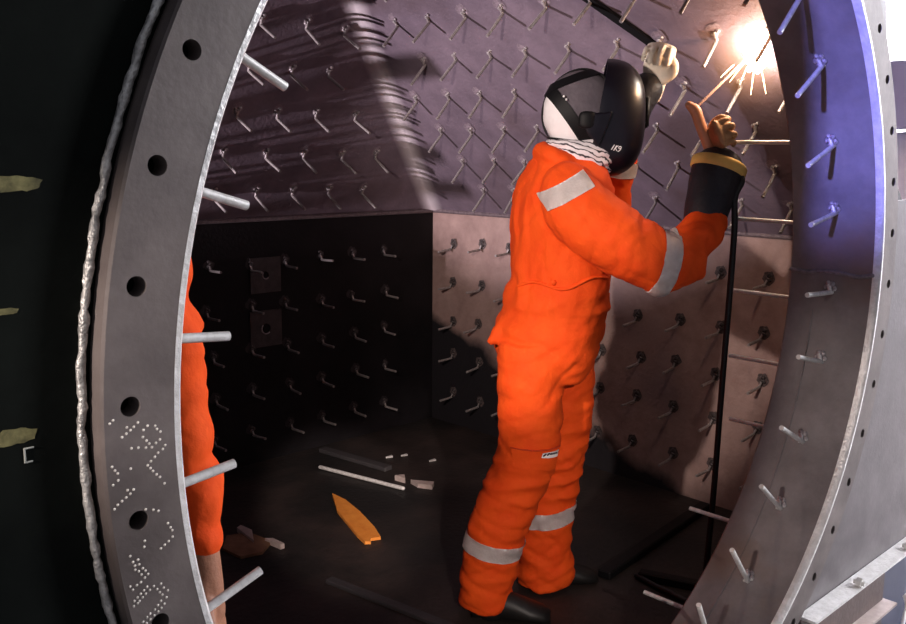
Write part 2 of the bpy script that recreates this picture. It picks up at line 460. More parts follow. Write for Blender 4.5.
fl.data.polygons.foreach_set('use_smooth', [True]*len(fl.data.polygons)); fl.data.set_sharp_from_angle(angle=radians(30))
fl.data.transform(Matrix.Translation(FO)); fl.parent = flange
bm = bmesh.new(); ring_solid(bm, [(RI-.001, .007), (RI+.004, -.0004), (RI+.0105, -.0004), (RI+.0105, .01), (RI-.001, .02)], 240)
bmesh.ops.translate(bm, vec=FO, verts=bm.verts[:]); bmesh.ops.recalc_face_normals(bm, faces=bm.faces[:])
bv = link('inner_bevel', bm, M['bevel'], flange, True, 35); bv['label'] = 'bright ground inner bevel'
# hand punched marks
DOTS = [(-1086,1190),(-1082,1193),(-1073,1172),(-1068,1175),(-1063,1178),(-1059,1181),(-1054,1185),(-1067,1182),(-1048,1175),(-1043,1179),(-1034,1177),(-1032,1173),(-1028,1169),(-1049,1167),(-1045,1162),(-1042,1158),(-1029,1160),(-1034,1157),(-1039,1153),(-1046,1154),(-1055,1156),(-1063,1157),(-1026,1148),(-1023,1152),(-1032,1145),(-1036,1141),(-1041,1137),(-1045,1133),(-1042,1129),(-1039,1125),(-1035,1120),(-1031,1116),(-1026,1107),(-1086,1141),(-1083,1136),(-1080,1132),(-1080,1124),(-1086,1120),(-1065,1134),(-1070,1110),(-1063,1109),(-1067,1105),(-1072,1102),(-1077,1099),(-1082,1096),(-1086,1092),(-1050,1082),(-1041,1079),(-1035,1076),(-1024,1058),(-1021,1052),(-1019,1048),(-1019,1040),(-1024,1036),(-1029,1033),(-1034,1030),(-1053,1045),(-1054,1038),(-1071,1032),(-1068,1024),(-1062,1025),(-1066,1019),(-1061,1019),(-1066,1014),(-1057,1013),(-1062,1011),(-1054,1009),(-1059,1006),(-1051,1004),(-1055,1001),(-1060,997),(-1065,995),(-1073,996),(-1070,991),(-1053,989),(-1057,986),(-1050,984),(-1061,983),(-1055,981),(-1065,980),(-1059,978),(-1069,977),(-1063,975),(-1070,971),(-1065,973),(-1045,987),(-1041,982),(-1036,987),(-1038,977),(-1033,981),(-1035,973),(-1028,976),(-1030,968),(-1037,966),(-1033,961),(-1041,962),(-1037,957),(-1045,958),(-1041,954),(-1051,955),(-1046,951),(-1055,952),(-1051,948),(-1060,948),(-1056,945)]
punch = mat('punch_bright', (.55, .50, .45), (.85, .8, .74), 400, .4, .2)
for lo, hi, lab in ((1.07, 2, 'pale dotted characters punched above the open bolt hole'), (0, 1.07, 'pale dotted characters punched below the open bolt hole')):
    bm = bmesh.new()
    for x, z in DOTS:
        if lo <= z/1000 < hi: ellipsoid(bm, (x/1000, -.0002, z/1000-.06), (.0016, .0008, .0016), None, 8, 6)
    dm = link('punched_dot_pattern', bm, punch, flange); dm['label'] = lab
# weld bead behind the flange
bm = bmesh.new(); nb = 900; R = []
for i in range(nb):
    a = 2*pi*i/nb; s = i*2*pi/nb*1.105
    lump = noise.noise((s*90, 0, 0))*.5+noise.noise((s*230, 3, 0))*.4
    r0 = 1.1055+.0022*noise.noise((s*30, 7, 0)); rr = .0050+.0044*lump
    row = []
    for k in range(8):
        b = 2*pi*k/8; q = rr*(1+.4*noise.noise((s*160, k*1.7, 5)))
        row.append(bm.verts.new(ring_pt(r0+q*cos(b), a, .027+q*sin(b))+FO))
    R.append(row)
for i in range(nb):
    p, q = R[i], R[(i+1) % nb]
    for k in range(8): bm.faces.new((p[k], p[(k+1) % 8], q[(k+1) % 8], q[k]))
bmesh.ops.recalc_face_normals(bm, faces=bm.faces[:])
bd = link('weld_bead', bm, M['bead'], flange, True); bd['label'] = 'lumpy bright weld bead round the flange'

# ------------------------------------------------------------------ neck (short cylinder) with its studs
neck = empty('steel_neck', (0, NECK/2, .13)); tag(neck, 'short cylindrical steel neck behind the flange, studded inside, with a horizontal weld', 'steel ring')
NO = -Vector(neck.location)
bm = bmesh.new(); ring_solid(bm, [(RI+.0005, .0205), (RI, NECK-.006), (RI+.006, NECK), (RI+.02, NECK), (RI+.02, .031), (RI+.0055, .031), (RI+.0055, .0205)], 200)
bmesh.ops.recalc_face_normals(bm, faces=bm.faces[:]); bmesh.ops.translate(bm, vec=NO, verts=bm.verts[:])
link('shell', bm, M['neck'], neck, True, 35)
bm = bmesh.new()
for a in (0.2, 180.5):
    tube(bm, [ring_pt(RI-.001, radians(a+.25*sin(y*90)), y)+NO for y in (.02, .06, .1, .15, .2, .245)], [.006]*6, (0, 0, 1), 8, 4)
link('seam_weld', bm, mat('neck_seam', (.17, .15, .16), (.3, .27, .28), 70, .45, .2, .4, 150), neck)
bm = bmesh.new()
tube(bm, [ring_pt(RI-.0005, radians(a), .172)+NO for a in range(-90, -3, 6)], [.0022]*15, (0, 0, 1), 6, 2)
link('scribed_line', bm, M['neck'], neck)
def rstud_mesh():
    bm = bmesh.new()
    tube(bm, [(-.022, 0, .004), (-.004, 0, .008), (.0, 0, .018), (0, 0, .150)], [.0066]*4, (0, 1, 0), 12, 3, 0, False)
    for k in range(6):
        a = k*1.1; ellipsoid(bm, (-.014+.013*cos(a), .011*sin(a), .002), (.008, .007, .006), None, 8, 6)
    for f in bm.faces:
        c = f.calc_center_median()
        if c.z < .009 and c.x < -.002: f.material_index = 1
    return bm
right = [33, 20.3, 9.7, -2.8, -13.9, -26.9, -38, -50.7]; left = [152, 163.2, 174.8, 186.6, 198]
angs = right+left+[45+11.8*k for k in range(9)]+[-62.5-11.7*k for k in range(7)]
proto = link('anchor_stud', rstud_mesh(), [M['rod'], M['blob']], neck, True, 50)
for i, a in enumerate(angs):
    o = proto if i == 0 else copy(proto, neck); a = radians(a)
    n = Vector((-cos(a), 0, -sin(a))); dn = Vector((sin(a), 0, -cos(a)))
    if dn.z > 0: dn = -dn
    dn = (dn+Vector((0, -.4, 0)))
    dn = (dn-n*dn.dot(n)).normalized()
    L_ = .132/.150 if a > radians(140) else 1
    o.matrix_local = Matrix.Translation(ring_pt(RI, a, .124)+NO) @ Matrix((dn, n.cross(dn), n*L_)).transposed().to_4x4()
# studs on the inside of the front wall, right beside the neck
def straight(L_):
    bm = bmesh.new(); tube(bm, [(0, 0, 0), (0, 0, L_)], [.0062]*2, (0, 1, 0), 12, 1, 0, False)
    ellipsoid(bm, (0, 0, .002), (.013, .012, .006), None, 10, 6); return bm
proto = None
for (x, z), L_ in zip(((1.07, 1.515), (1.075, 1.288), (1.075, 1.07), (1.05, .872), (1.0, .69), (.84, .44), (.6, .26)), (.153, .155, .14, .122, .08, .103, .09)):
    o = link('anchor_stud', straight(L_+.07), M['rod'], wall_front, True, 50) if proto is None else copy(proto, wall_front)
    proto = proto or o
    k = (L_+.07)/.22
    o.matrix_local = Matrix.Translation((x, NECK+.003, z)) @ Matrix(((1, 0, 0), (0, 0, k), (0, 1, 0))).to_4x4()

# ------------------------------------------------------------------ outside plate around the flange
out = [(-2.4, -.25), (.45, -.25), (.45, .02), (2.2, .30), (2.2, 1.37), (1.16, 1.37), (1.06, 1.62), (.9, 1.95), (.6, 2.25), (.6, 2.9), (-2.4, 2.9)]
vp = empty('vessel_plate', (0, .03, -.25)); tag(vp, 'vessel front plate welded behind the flange, black at left and grey at right', 'steel plate')
VO = -Vector(vp.location)
def edge_plate(outline, mname, pname):
    bm = holed_plate(outline, .0305, .046, 1.03, 120); bmesh.ops.translate(bm, vec=VO, verts=bm.verts[:])
    return bm
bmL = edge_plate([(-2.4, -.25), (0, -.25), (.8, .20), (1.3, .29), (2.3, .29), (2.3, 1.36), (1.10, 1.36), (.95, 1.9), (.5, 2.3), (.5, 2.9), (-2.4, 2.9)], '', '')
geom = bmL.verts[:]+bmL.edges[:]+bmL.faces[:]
bmR = bmL.copy()  # split down the middle into a black and a grey half
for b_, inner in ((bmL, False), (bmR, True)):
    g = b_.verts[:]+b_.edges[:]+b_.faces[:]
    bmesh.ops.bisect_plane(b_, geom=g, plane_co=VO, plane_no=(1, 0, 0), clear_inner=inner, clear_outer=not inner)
o = link('left_sheet', bmL, M['plate'], vp, False); o['label'] = 'black sheet'
o = link('right_sheet', bmR, M['plate_right'], vp, False); o['label'] = 'grey sheet'
for (x, z, w, h, lab) in ((-1.166, 1.449, .075, .016, 'upper dull yellow paint smear'), (-1.176, 1.187, .05, .017, 'lower dull yellow paint smear'), (-1.176, 1.32, .03, .007, 'faint small paint smear')):
    bm = bmesh.new()
    N = 26; c0 = bm.verts.new(Vector((x, .0298, z))+VO)
    vs = [bm.verts.new(Vector((x+w/2*cos(2*pi*i/N)*(1+.35*noise.noise((i*.9, x*9, 0))), .0301, z+h/2*math.copysign(abs(sin(2*pi*i/N))**.5, sin(2*pi*i/N))*(1+.3*noise.noise((i*.7, z*9, 2)))))+VO) for i in range(N)]
    for i in range(N): bm.faces.new((c0, vs[i], vs[(i+1) % N]))
    bmesh.ops.recalc_face_normals(bm, faces=bm.faces[:])
    o = link('paint_smear', bm, M['yellow'], vp); o['label'] = lab
bm = bmesh.new()
for a, b in (((-1.157, 1.172), (-1.166, 1.172)), ((-1.166, 1.172), (-1.166, 1.157)), ((-1.166, 1.157), (-1.159, 1.157))):
    tube(bm, [Vector((a[0], .0302, a[1]))+VO, Vector((b[0], .0302, b[1]))+VO], [.0011]*2, (0, 1, 0), 6, 2)
o = link('chalk_mark', bm, M['chalk'], vp); o['label'] = 'small pale bracket shaped chalk mark'

# ledge along the lower right edge: angle with bolts, brown web and lower strip
lb = empty('bolted_ledge', (1.5, .0, .0)); tag(lb, 'bolted steel edge beam under the grey plate at lower right', 'steel beam')
LO = -Vector(lb.location)
bm = bmesh.new(); box(bm, Vector((1.54, .003, .288))+LO, (1.62, .05, .008)); link('bright_edge', bm, M['bevel'], lb, False)
bm = bmesh.new(); box(bm, Vector((1.01, .022, .215))+LO, (.56, .010, .138)); link('web', bm, mat('beam_brown', (.12, .09, .085), (.18, .13, .12), 9, .6, .1, .2, 60), lb, False)
bm = bmesh.new(); box(bm, Vector((1.03, .002, .142))+LO, (.54, .05, .008)); link('lower_edge', bm, M['scrap'], lb, False)
bm = bmesh.new(); box(bm, Vector((1.03, .022, .068))+LO, (.54, .010, .14)); link('lower_web', bm, M['plate_right'], lb, False)
for x in (.92, 1.045):
    bm = bmesh.new(); ellipsoid(bm, Vector((x, .016, .07))+LO, (.014, .004, .006), None, 12, 6); link('slot', bm, M['strap'], lb)
def bolt_bm():
    bm = bmesh.new()
    bmesh.ops.create_cone(bm, cap_ends=True, segments=6, radius1=.014, radius2=.014, depth=.014, matrix=Matrix.Rotation(pi/2, 4, 'X'))
    bmesh.ops.create_cone(bm, cap_ends=True, segments=16, radius1=.007, radius2=.007, depth=.03, matrix=Matrix.Rotation(pi/2, 4, 'X'))
    return bm
b0 = None
for x in (1.02, 1.375, 1.73):
    o = link('bolt', bolt_bm(), M['rod'], lb, False) if b0 is None else copy(b0, lb); b0 = b0 or o
    o.location = Vector((x, -.012, .302))+LO
# crumpled foil and a loop of wire near the ledge, right
bm = bmesh.new(); ellipsoid(bm, (0, 0, 0), (.045, .03, .028), None, 16, 10)
for v in bm.verts: v.co *= 1+.45*noise.noise(v.co*45)
o = link('foil_scrap', bm, M['white'], None, False); o.location = (1.345, -.06, .150); tag(o, 'crumpled white scrap below the bolted beam at far lower right', 'scrap')
bm = bmesh.new(); tube(bm, [(1.22, -.03, -.02), (1.30, -.04, .06), (1.36, -.03, .10), (1.46, -.02, .13), (1.6, 0, .12)], [.006]*5, (0, 1, 0), 8, 6)
o = link('white_cable', bm, M['white']); tag(o, 'thin white cable looping at the far lower right corner', 'cable')
bm = bmesh.new(); box(bm, (1.86, .14, -.04), (1.1, .13, .42)); 
tag(link('blue_cabinet', bm, M['blue'], None, False), 'dark blue steel box behind the bolted beam at far lower right', 'box')
bpy.data.objects['blue_cabinet'].location = (0, 0, 0)

# ------------------------------------------------------------------ outside at upper right: pale machine and bright hall wall
struct_bg = struct(link('wall_outside', (lambda b: (box(b, (9.0, 2.5, 2.0), (.1, 9, 7)), b)[1])(bmesh.new()), M['white'], None, False))
struct(link('floor_outside', (lambda b: (box(b, (2.0, -1.0, -.32), (16, 12, .1)), b)[1])(bmesh.new()), M['ground'], None, False))
mc = empty('pale_machine', (3.15, .72, -.27)); tag(mc, 'pale machine with rounded housings beyond the flange at far right', 'machine')
bm = bmesh.new(); ellipsoid(bm, (0, 0, 1.66), (.22, .25, .20), None, 24, 14, .8); link('upper_housing', bm, M['machine'], mc)
bm = bmesh.new(); ellipsoid(bm, (0, -.03, 1.36), (.24, .25, .16), None, 24, 14, .8); link('lower_housing', bm, M['machine'], mc)
bm = bmesh.new(); box(bm, (0, 0, .6), (.34, .34, 1.25)); link('column', bm, M['blue'], mc, False)
bm = bmesh.new(); box(bm, (0, 0, 2.02), (.4, .35, .30)); link('control_box', bm, mat('lilac_panel', (.42, .40, .6), rough=.5), mc, False)
bm = bmesh.new(); tube(bm, [(-.2, -.2, 1.85), (0, -.26, 1.84), (.2, -.2, 1.85)], [.02]*3, (0, 0, 1), 10); link('rail', bm, M['strap'], mc)

# ------------------------------------------------------------------ floor: plate seams, bars and loose scrap
def bar(name, a, b, w, h, m, label, cat, z=0):
    a, b = Vector((*a, z+h/2)), Vector((*b, z+h/2)); d = (b-a); L_ = d.length; d.normalize()
    bm = bmesh.new(); box(bm, (0, 0, 0), (L_, w, h)); bmesh.ops.bevel(bm, geom=bm.edges[:], offset=min(w, h)*.15, segments=1, affect='EDGES')
    o = link(name, bm, m, None, False); o.location = (a+b)/2; o.rotation_euler = (0, 0, atan2(d.y, d.x)); return tag(o, label, cat)
bar('flat_bar_or_shadow', (1.12, 2.66), (1.18, 2.22), .05, .02, M['dark'], 'dull grey flat bar on the floor near the back wall', 'steel bar')
bar('floor_rail', (1.02, .86), (1.86, .96), .05, .03, M['strap'], 'black steel rail on the floor right of the welder, running to the right wall', 'steel bar')
bar('floor_rail', (1.12, .78), (1.24, .46), .04, .03, M['strap'], 'short black steel rail on the floor near the opening, right of the welder', 'steel bar')
bar('floor_rail', (.30, 1.50), (.40, .88), .035, .015, M['dark'], 'thin dark rail on the floor left of the welder', 'steel bar')
def rod_obj(a, b, r, m, label):
    bm = bmesh.new(); a, b = Vector(a), Vector(b); tube(bm, [a-a, (b-a)*.3, (b-a)*.7, b-a], [r]*4, (0, 0, 1), 10, 2)
    o = link('steel_rod', bm, m); o.location = a; return tag(o, label, 'rod')
rod_obj((.955, 2.45, .012), (1.06, 1.98, .012), .009, M['rod'], 'long bright steel rod lying on the dark floor')
def shard(name, pts, h, m, label, cat, tilt=0):
    c = sum((Vector((x, y)) for x, y in pts), Vector((0, 0)))/len(pts)
    bm = bmesh.new(); f = poly(bm, [(x-c.x, y-c.y, 0) for x, y in pts])
    r = bmesh.ops.extrude_face_region(bm, geom=[f]); bmesh.ops.translate(bm, vec=(0, 0, h), verts=[v for v in r['geom'] if isinstance(v, bmesh.types.BMVert)])
    bmesh.ops.recalc_face_normals(bm, faces=bm.faces[:])
    o = link(name, bm, m, None, False); o.location = (c.x, c.y, .002); return tag(o, label, cat)
shard('plate_offcut', [(.794, 2.142), (.745, 2.06), (.692, 1.97), (.60, 1.72), (.582, 1.652), (.600, 1.638), (.618, 1.66), (.655, 1.645), (.70, 1.74), (.755, 1.90), (.79, 2.04)], .012, M['shard'], 'rust orange leaf-shaped plate offcut lying on the dark floor', 'offcut')
shard('plate_offcut', [(.16, 1.97), (.23, 2.06), (.31, 2.03), (.33, 1.90), (.25, 1.84), (.17, 1.86)], .01, M['brown'], 'brown rusty plate offcut on the floor beside the hanging arm', 'offcut')
shard('scrap_piece', [(.288, 2.08), (.312, 2.09), (.318, 2.02), (.27, 1.93)], .02, M['scrap'], 'small pale scrap sliver beside the brown offcut', 'scrap')
shard('scrap_piece', [(.312, 1.92), (.335, 1.90), (.34, 1.83), (.322, 1.83)], .02, M['scrap'], 'tiny scrap chip right of the brown offcut', 'scrap')
shard('scrap_piece', [(1.115, 2.10), (1.155, 2.08), (1.125, 2.04)], .025, M['scrap'], 'little pointed scrap chip behind the end of the bright rod', 'scrap')
shard('scrap_piece', [(1.14, 2.02), (1.20, 1.93), (1.16, 1.90), (1.13, 1.96)], .02, M['scrap'], 'grey wedge of scrap on the floor left of the welder', 'scrap')
for i, (x, y, lab) in enumerate(((1.37, 2.33, 'small bright weld spatter bit nearest the right wall corner'), (1.30, 2.36, 'small bright weld spatter bit by the foot of the back wall'), (1.42, 2.18, 'small bright weld spatter bit close behind the welder'))):
    shard('metal_chip', [(x-.02, y), (x+.015, y-.012), (x+.02, y+.004)], .008, M['rod'], lab, 'scrap')

# ------------------------------------------------------------------ people
def fold(bm, fn):
    bm.normal_update()
    D = [(v, v.normal*fn(v.co)) for v in bm.verts]
    for v, d in D: v.co += d
    bmesh.ops.smooth_vert(bm, verts=bm.verts[:], factor=.3, use_axis_x=True, use_axis_y=True, use_axis_z=True)

def ridge(p, sx, sy, sz, seed=0):
    n = noise.noise((p.x*sx+seed, p.y*sy, p.z*sz+seed)); return 1-2*abs(n)

def band(src, planes, near, name, m, parent, off=.0035):
    """tape lying on the cloth: the slice of the cloth between two planes"""
    b = src.copy()
    for co, no in planes:
        bmesh.ops.bisect_plane(b, geom=b.verts[:]+b.edges[:]+b.faces[:], plane_co=co, plane_no=no, clear_outer=True)
    bmesh.ops.delete(b, geom=[f for f in b.faces if not near(f.calc_center_median())], context='FACES')
    b.normal_update()
    for v in b.verts: v.co += v.normal*off
    if not b.faces: print('EMPTY BAND', name)
    r = bmesh.ops.extrude_face_region(b, geom=b.faces[:])
    vs = [v for v in r['geom'] if isinstance(v, bmesh.types.BMVert)]
    for v in vs: v.co -= v.normal*.0
    return link(name, b, m, parent)

def hand_bm(curl, thumb, scale=1.0, spread=.10):
    """open: x along the fingers, y towards the thumb, z out of the back of the hand"""
    bm = bmesh.new()
    tube(bm, [(-.05, 0, 0), (-.02, 0, 0), (.03, .002, 0), (.085, .002, 0)], [(.020, .028), (.018, .032), (.0165, .042), (.013, .042)], (0, 0, 1), 20, 5)
    for i, (y, L_, r) in enumerate(((.031, .075, .0098), (.011, .083, .0102), (-.011, .077, .0098), (-.031, .060, .0088))):
        p = Vector((.075-abs(y-.01)*.15, y, -.001)); a = 0; pts = [p-Vector((.02, 0, 0)), p]; rr = [r*1.1, r*1.08]
        sp_ = y*spread/.031
        for j, f in enumerate((.42, .32, .26)):
            a += curl[i][j] if isinstance(curl[0], (tuple, list)) else curl[j]
            p = p+Vector((cos(a)*cos(sp_), sin(sp_)*abs(cos(a)), -sin(a)))*L_*f; pts.append(p); rr.append(r*(1-.09*(j+1)))
        tube(bm, pts, rr, (0, 1, 0), 12, 4)
    tube(bm, [(.0, .020, -.004), (.022, .046, -.012)]+[Vector(t) for t in thumb], [.0155, .014, .0118, .0098], (0, 0, 1), 12, 4)
    bmesh.ops.scale(bm, vec=(scale,)*3, verts=bm.verts[:])
    return merged(bm, .0032*scale, 3)

def xf(bm, o, x, y):
    """place with x axis and (roughly) y axis"""
    x = Vector(x).normalized(); y = Vector(y); y = (y-x*y.dot(x)).normalized(); z = x.cross(y)
    bm.transform(Matrix.Translation(o) @ Matrix((x, y, z)).transposed().to_4x4()); return bm

def boot(bm, heel, d, L_=.27):
    d = Vector((*d, 0)).normalized(); w = Vector((-d.y, d.x, 0)); h = Vector(heel)
    rings = []
    for s, hh, ww in ((0, .05, .03), (.03, .085, .038), (.09, .10, .040), (.15, .085, .044), (.20, .065, .050), (.245, .05, .044), (.27, .035, .025)):
        rings.append((h+d*(s*L_/.27)+Vector((0, 0, hh/2)), w*ww, Vector((0, 0, hh/2))))
    loft(bm, rings, True, 0, 20)
    tube(bm, [h+d*.06+Vector((0, 0, .04)), h+d*.055+Vector((0, 0, .20))], [.05, .052], (1, 0, 0), 16, 3)

# ---- welder: local x = to the right of the photo, y = away from the camera, z = up
RZ = atan2(-.697, .717)
W = empty('person', (.68, .97, 0), RZ)
tag(W, 'person in orange coverall and black welding helmet standing and welding inside the vessel', 'person')
bm = bmesh.new()
ph = radians(18); fa, fb = Vector((cos(ph), sin(ph), 0)), Vector((-sin(ph), cos(ph), 0))
loft(bm, [(Vector((c, y, z)), fa*a, fb*b) for c, y, z, a, b in (
    (.075, .0, .78, .125, .15), (.078, 0, .86, .158, .185), (.085, 0, .93, .172, .19), (.105, 0, 1.00, .155, .18), (.115, 0, 1.08, .148, .18),
    (.118, 0, 1.18, .150, .192), (.118, 0, 1.28, .148, .21), (.120, 0, 1.35, .142, .205), (.124, 0, 1.41, .128, .165), (.130, 0, 1.455, .108, .11), (.142, 0, 1.49, .082, .085))], True, 0, 32)
# legs (near one stands back)
loft(bm, [(Vector((c, y, z)), Vector((a, 0, 0)), Vector((0, b, 0))) for c, y, z, a, b in (
    (.04, -.085, .90, .115, .10), (.022, -.095, .78, .100, .105), (.028, -.10, .654, .098, .102), (.02, -.10, .556, .096, .098), (-.022, -.10, .423, .100, .092),
    (-.062, -.10, .322, .098, .09), (-.083, -.10, .237, .089, .085), (-.103, -.10, .10, .086, .085), (-.106, -.10, .035, .078, .08))], True, 0, 24)
loft(bm, [(Vector((c, y, z)), Vector((a, 0, 0)), Vector((0, b, 0))) for c, y, z, a, b in (
    (.12, .085, .90, .12, .10), (.133, .095, .74, .118, .11), (.138, .10, .56, .105, .105), (.118, .10, .384, .097, .095),
    (.108, .10, .30, .090, .09), (.102, .10, .15, .090, .085), (.108, .10, .045, .098, .085), (.100, .10, .015, .088, .08))], True, 0, 24)
# arms
RA = [(.115, -.135, 1.365), (.160, -.205, 1.300), (.255, -.225, 1.232), (.382, -.215, 1.168), (.438, -.205, 1.172), (.485, -.165, 1.218), (.530, -.125, 1.285)]
tube(bm, RA, [.085, .098, .096, .082, .074, .068, .056], (0, 1, 0), 24, 5)
LA = [(.16, .13, 1.365), (.21, .20, 1.32), (.265, .235, 1.27), (.295, .24, 1.265), (.300, .215, 1.37), (.322, .18, 1.50), (.352, .162, 1.60)]
tube(bm, LA, [.085, .09, .085, .075, .068, .060, .052], (0, 1, 0), 24, 5)
tube(bm, [(.11, -.10, 1.445), (.072, -.075, 1.470), (.052, -.03, 1.482), (.050, .03, 1.482), (.075, .08, 1.468), (.11, .10, 1.445)], [.030, .028, .026, .026, .028, .030], (0, 0, 1), 14, 4)
# small tuck of cloth at the back of the waist, collar
tube(bm, [(-.02, -.03, .955), (-.07, -.05, .918), (-.098, -.06, .898)], [.05, .03, .016], (0, 0, 1), 14, 4)
tube(bm, [(.15+.075*cos(t), .075*sin(t), 1.475+.012*cos(t)) for t in [i*2*pi/16 for i in range(17)]], [.022]*17, (0, 0, 1), 10, 2)
body = merged(bm, .0075, 5)
def wfold(p):
    x, y, z = p
    r = Vector((x, y, z)); v = 0
    def near(c, s): return math.exp(-((r-Vector(c)).length/s)**2)
    knees = near((-.02, -.1, .44), .2)+near((.12, .1, .42), .2)
    ank = near((-.1, -.1, .10), .14)+near((.1, .1, .09), .14)
    crotch = near((.08, 0, .80), .2)
    waist = math.exp(-((z-1.03)/.07)**2)
    arm = max(0, min(1, (x-.17)/.08)) if z > 1.05 else 0
    fore = near((.48, -.18, 1.21), .13)
    v += .013*ridge(r, 5, 5, 17, 3)*(knees*.75+ank*.9+.18)*(z < .95)
    v += .012*ridge(Vector((x+z*.6, y, z-x*.8)), 5, 5, 14, 9)*crotch
    v += .010*ridge(Vector((x+z*.25, y, z)), 13, 11, 3.2, 1)*(z > 1.0)*(1-arm)*.8
    v += .016*ridge(r, 4, 4, 16, 5)*waist*.7
    v += .012*ridge(Vector((x-z*.5, y, z+x*.4)), 13, 5, 9, 12)*arm*(.7+1.2*fore)
    v += .004*noise.noise(r*9)+.002*noise.noise(r*28)
    def crease(q, k): return math.exp(-(noise.noise(q+Vector((k*7.3, k, 0)))/.13)**2)
    if z < .97:
        c_ = sum(crease(Vector((x*5+y*3, y*5, z*13+x*q_)), k) for k, q_ in enumerate((5, -6)))*(.35+.9*min(1, knees+ank*1.2+crotch*.8))
    else:
        c_ = sum(crease(Vector(((x-q_*z)*11, y*9, z*4)), k) for k, q_ in enumerate((.5, -.35)))*(.75*(1-arm))
        c_ += sum(crease(Vector(((x+q_*z)*(9+5*fore), y*5, (z-q_*x)*9)), k+4) for k, q_ in enumerate((.8, -.2)))*arm*(.7+.7*fore)
    return v*.85-.0042*c_
fold(body, wfold)
tape_src = body.copy()
cov = link('coverall', body, M['orange'], W)
def axisband(c, ax, half, rad, name='reflective_band', src=None):
    c, ax = Vector(c), Vector(ax).normalized()
    return band(src or tape_src, [(c+ax*half, ax), (c-ax*half, -ax)], lambda q: (q-c).length < rad, name, M['strip'], W)
axisband((-.082, -.10, .245), (.20, 0, 1), .026, .14)
axisband((.106, .10, .272), (-.16, 0, 1), .027, .135)
axisband((.388, -.215, 1.172), (.95, .1, -.20), .026, .13)
axisband((.310, .197, 1.44), (.15, -.25, 1), .026, .09)
# shoulder strip over the right shoulder blade
ax = Vector((.35, 0, .94)).normalized(); side = Vector((.88, 0, .46)).normalized()
sc_, sn = Vector((.102, -.12, 1.372)), Vector((-.50, 0, .87)).normalized()
band(tape_src, [(sc_+sn*.026, sn), (sc_-sn*.026, -sn), (sc_+Vector((.066, 0, .03)), (.87, 0, .5)), (sc_-Vector((.062, 0, .036)), (-.87, 0, -.5))], lambda q: q.y < .02, 'shoulder_strip', M['strip'], W)
# pocket flap, button and printed tag on the near thigh
bvh = BVHTree.FromBMesh(tape_src)
def on_body(x, z, off=.003, y0=-.6):
    h = bvh.ray_cast(Vector((x, y0, z)), Vector((0, 1, 0)))
    return (h[0]+h[1]*off) if h[0] is not None else Vector((x, -.2, z))
def patch(name, corners, m, off, nu=8, nv=4):
    bm = bmesh.new(); G = []
    a, b, c, d = [Vector(q) for q in corners]
    for j in range(nv+1):
        G.append([bm.verts.new(on_body(*((a*(1-i/nu)+b*i/nu)*(1-j/nv)+(d*(1-i/nu)+c*i/nu)*j/nv), off)) for i in range(nu+1)])
    for p, q in zip(G, G[1:]):
        for i in range(nu): bm.faces.new((p[i], p[i+1], q[i+1], q[i]))
    bmesh.ops.recalc_face_normals(bm, faces=bm.faces[:])
    return link(name, bm, m, W)
patch('pocket_flap', [(-.035, .592), (.112, .590), (.098, .515), (-.03, .535)], M['orange'], .005)
tg = patch('printed_tag', [(.055, .585), (.105, .583), (.100, .560), (.053, .563)], M['strip'], .0085); tg['label'] = 'small white tag with dark print'
bm = bmesh.new()
for x0, x1, z in ((.059, .066, .574), (.07, .075, .574), (.078, .097, .575), (.08, .092, .571)):
    tube(bm, [on_body(x0, z, .0095), on_body(x1, z-.001, .0095)], [.0028]*2, (0, 0, 1), 6, 2)
link('tag_print', bm, M['print'], tg)
bm = bmesh.new(); tube(bm, [on_body(-.035+.147*t, .592-.003*t, .004) for t in [i/10 for i in range(11)]], [.0025]*11, (0, 0, 1), 6, 2)
link('stitched_seam', bm, M['seam'], W)
bm = bmesh.new(); ellipsoid(bm, on_body(.08, 1.10, .004), (.009, .005, .009), None, 14, 8); link('button', bm, M['orange'], W)
# belt seam
bm = bmesh.new(); tube(bm, [on_body(-.02+.022*i, 1.075+.012*sin(i*.8)+.003*i, .001) for i in range(13)], [.005]*13, (0, 0, 1), 8, 3); link('waist_seam', bm, M['orange'], W)
# boots
for heel, d in (((-.145, -.115, 0), (1, -.12)), ((.045, .10, 0), (1, .15))):
    bm = bmesh.new(); boot(bm, heel, d, .25); link('boot', bm, M['boot'], W)
# head (skin), white cap, grey crown
HC = Vector((.168, .0, 1.60)); face = Vector((.95, .30, .0)).normalized(); fl_ = Vector((-face.y, face.x, 0))
HR = Matrix((face, fl_, Vector((0, 0, 1)))).transposed()
bm = bmesh.new(); ellipsoid(bm, HC, (.095, .075, .118), HR)
tube(bm, [(.148, 0, 1.44), (.155, 0, 1.53)], [.06, .058], (1, 0, 0), 20, 3)
ellipsoid(bm, HC+face*.045+Vector((0, 0, -.075)), (.05, .05, .055), HR)
tube(bm, [HC+face*.09+Vector((0, 0, .02)), HC+face*.112+Vector((0, 0, -.022))], [.009, .014], (0, 0, 1), 12, 3)
for s in (-1, 1): ellipsoid(bm, HC+fl_*.078*s+Vector((0, 0, -.02)), (.02, .010, .032), HR, 14, 10)
head = link('head', merged(bm, .005, 3), M['skin'], W)
for s in (-1, 1):
    bm = bmesh.new(); ellipsoid(bm, HC+face*.085+fl_*.032*s+Vector((0, 0, .015)), (.012, .014, .010), HR, 16, 10); link('eye', bm, M['mark'], W)
bm = bmesh.new(); tube(bm, [HC+face*.093+fl_*q+Vector((0, 0, -.062)) for q in (-.024, 0, .024)], [.005, .007, .005], (0, 0, 1), 10, 3); link('mouth', bm, mat('lips', (.35, .1, .08)), W)
CR = (.122, .088, .126)
bm = bmesh.new(); ellipsoid(bm, HC, CR, HR, 48, 30)
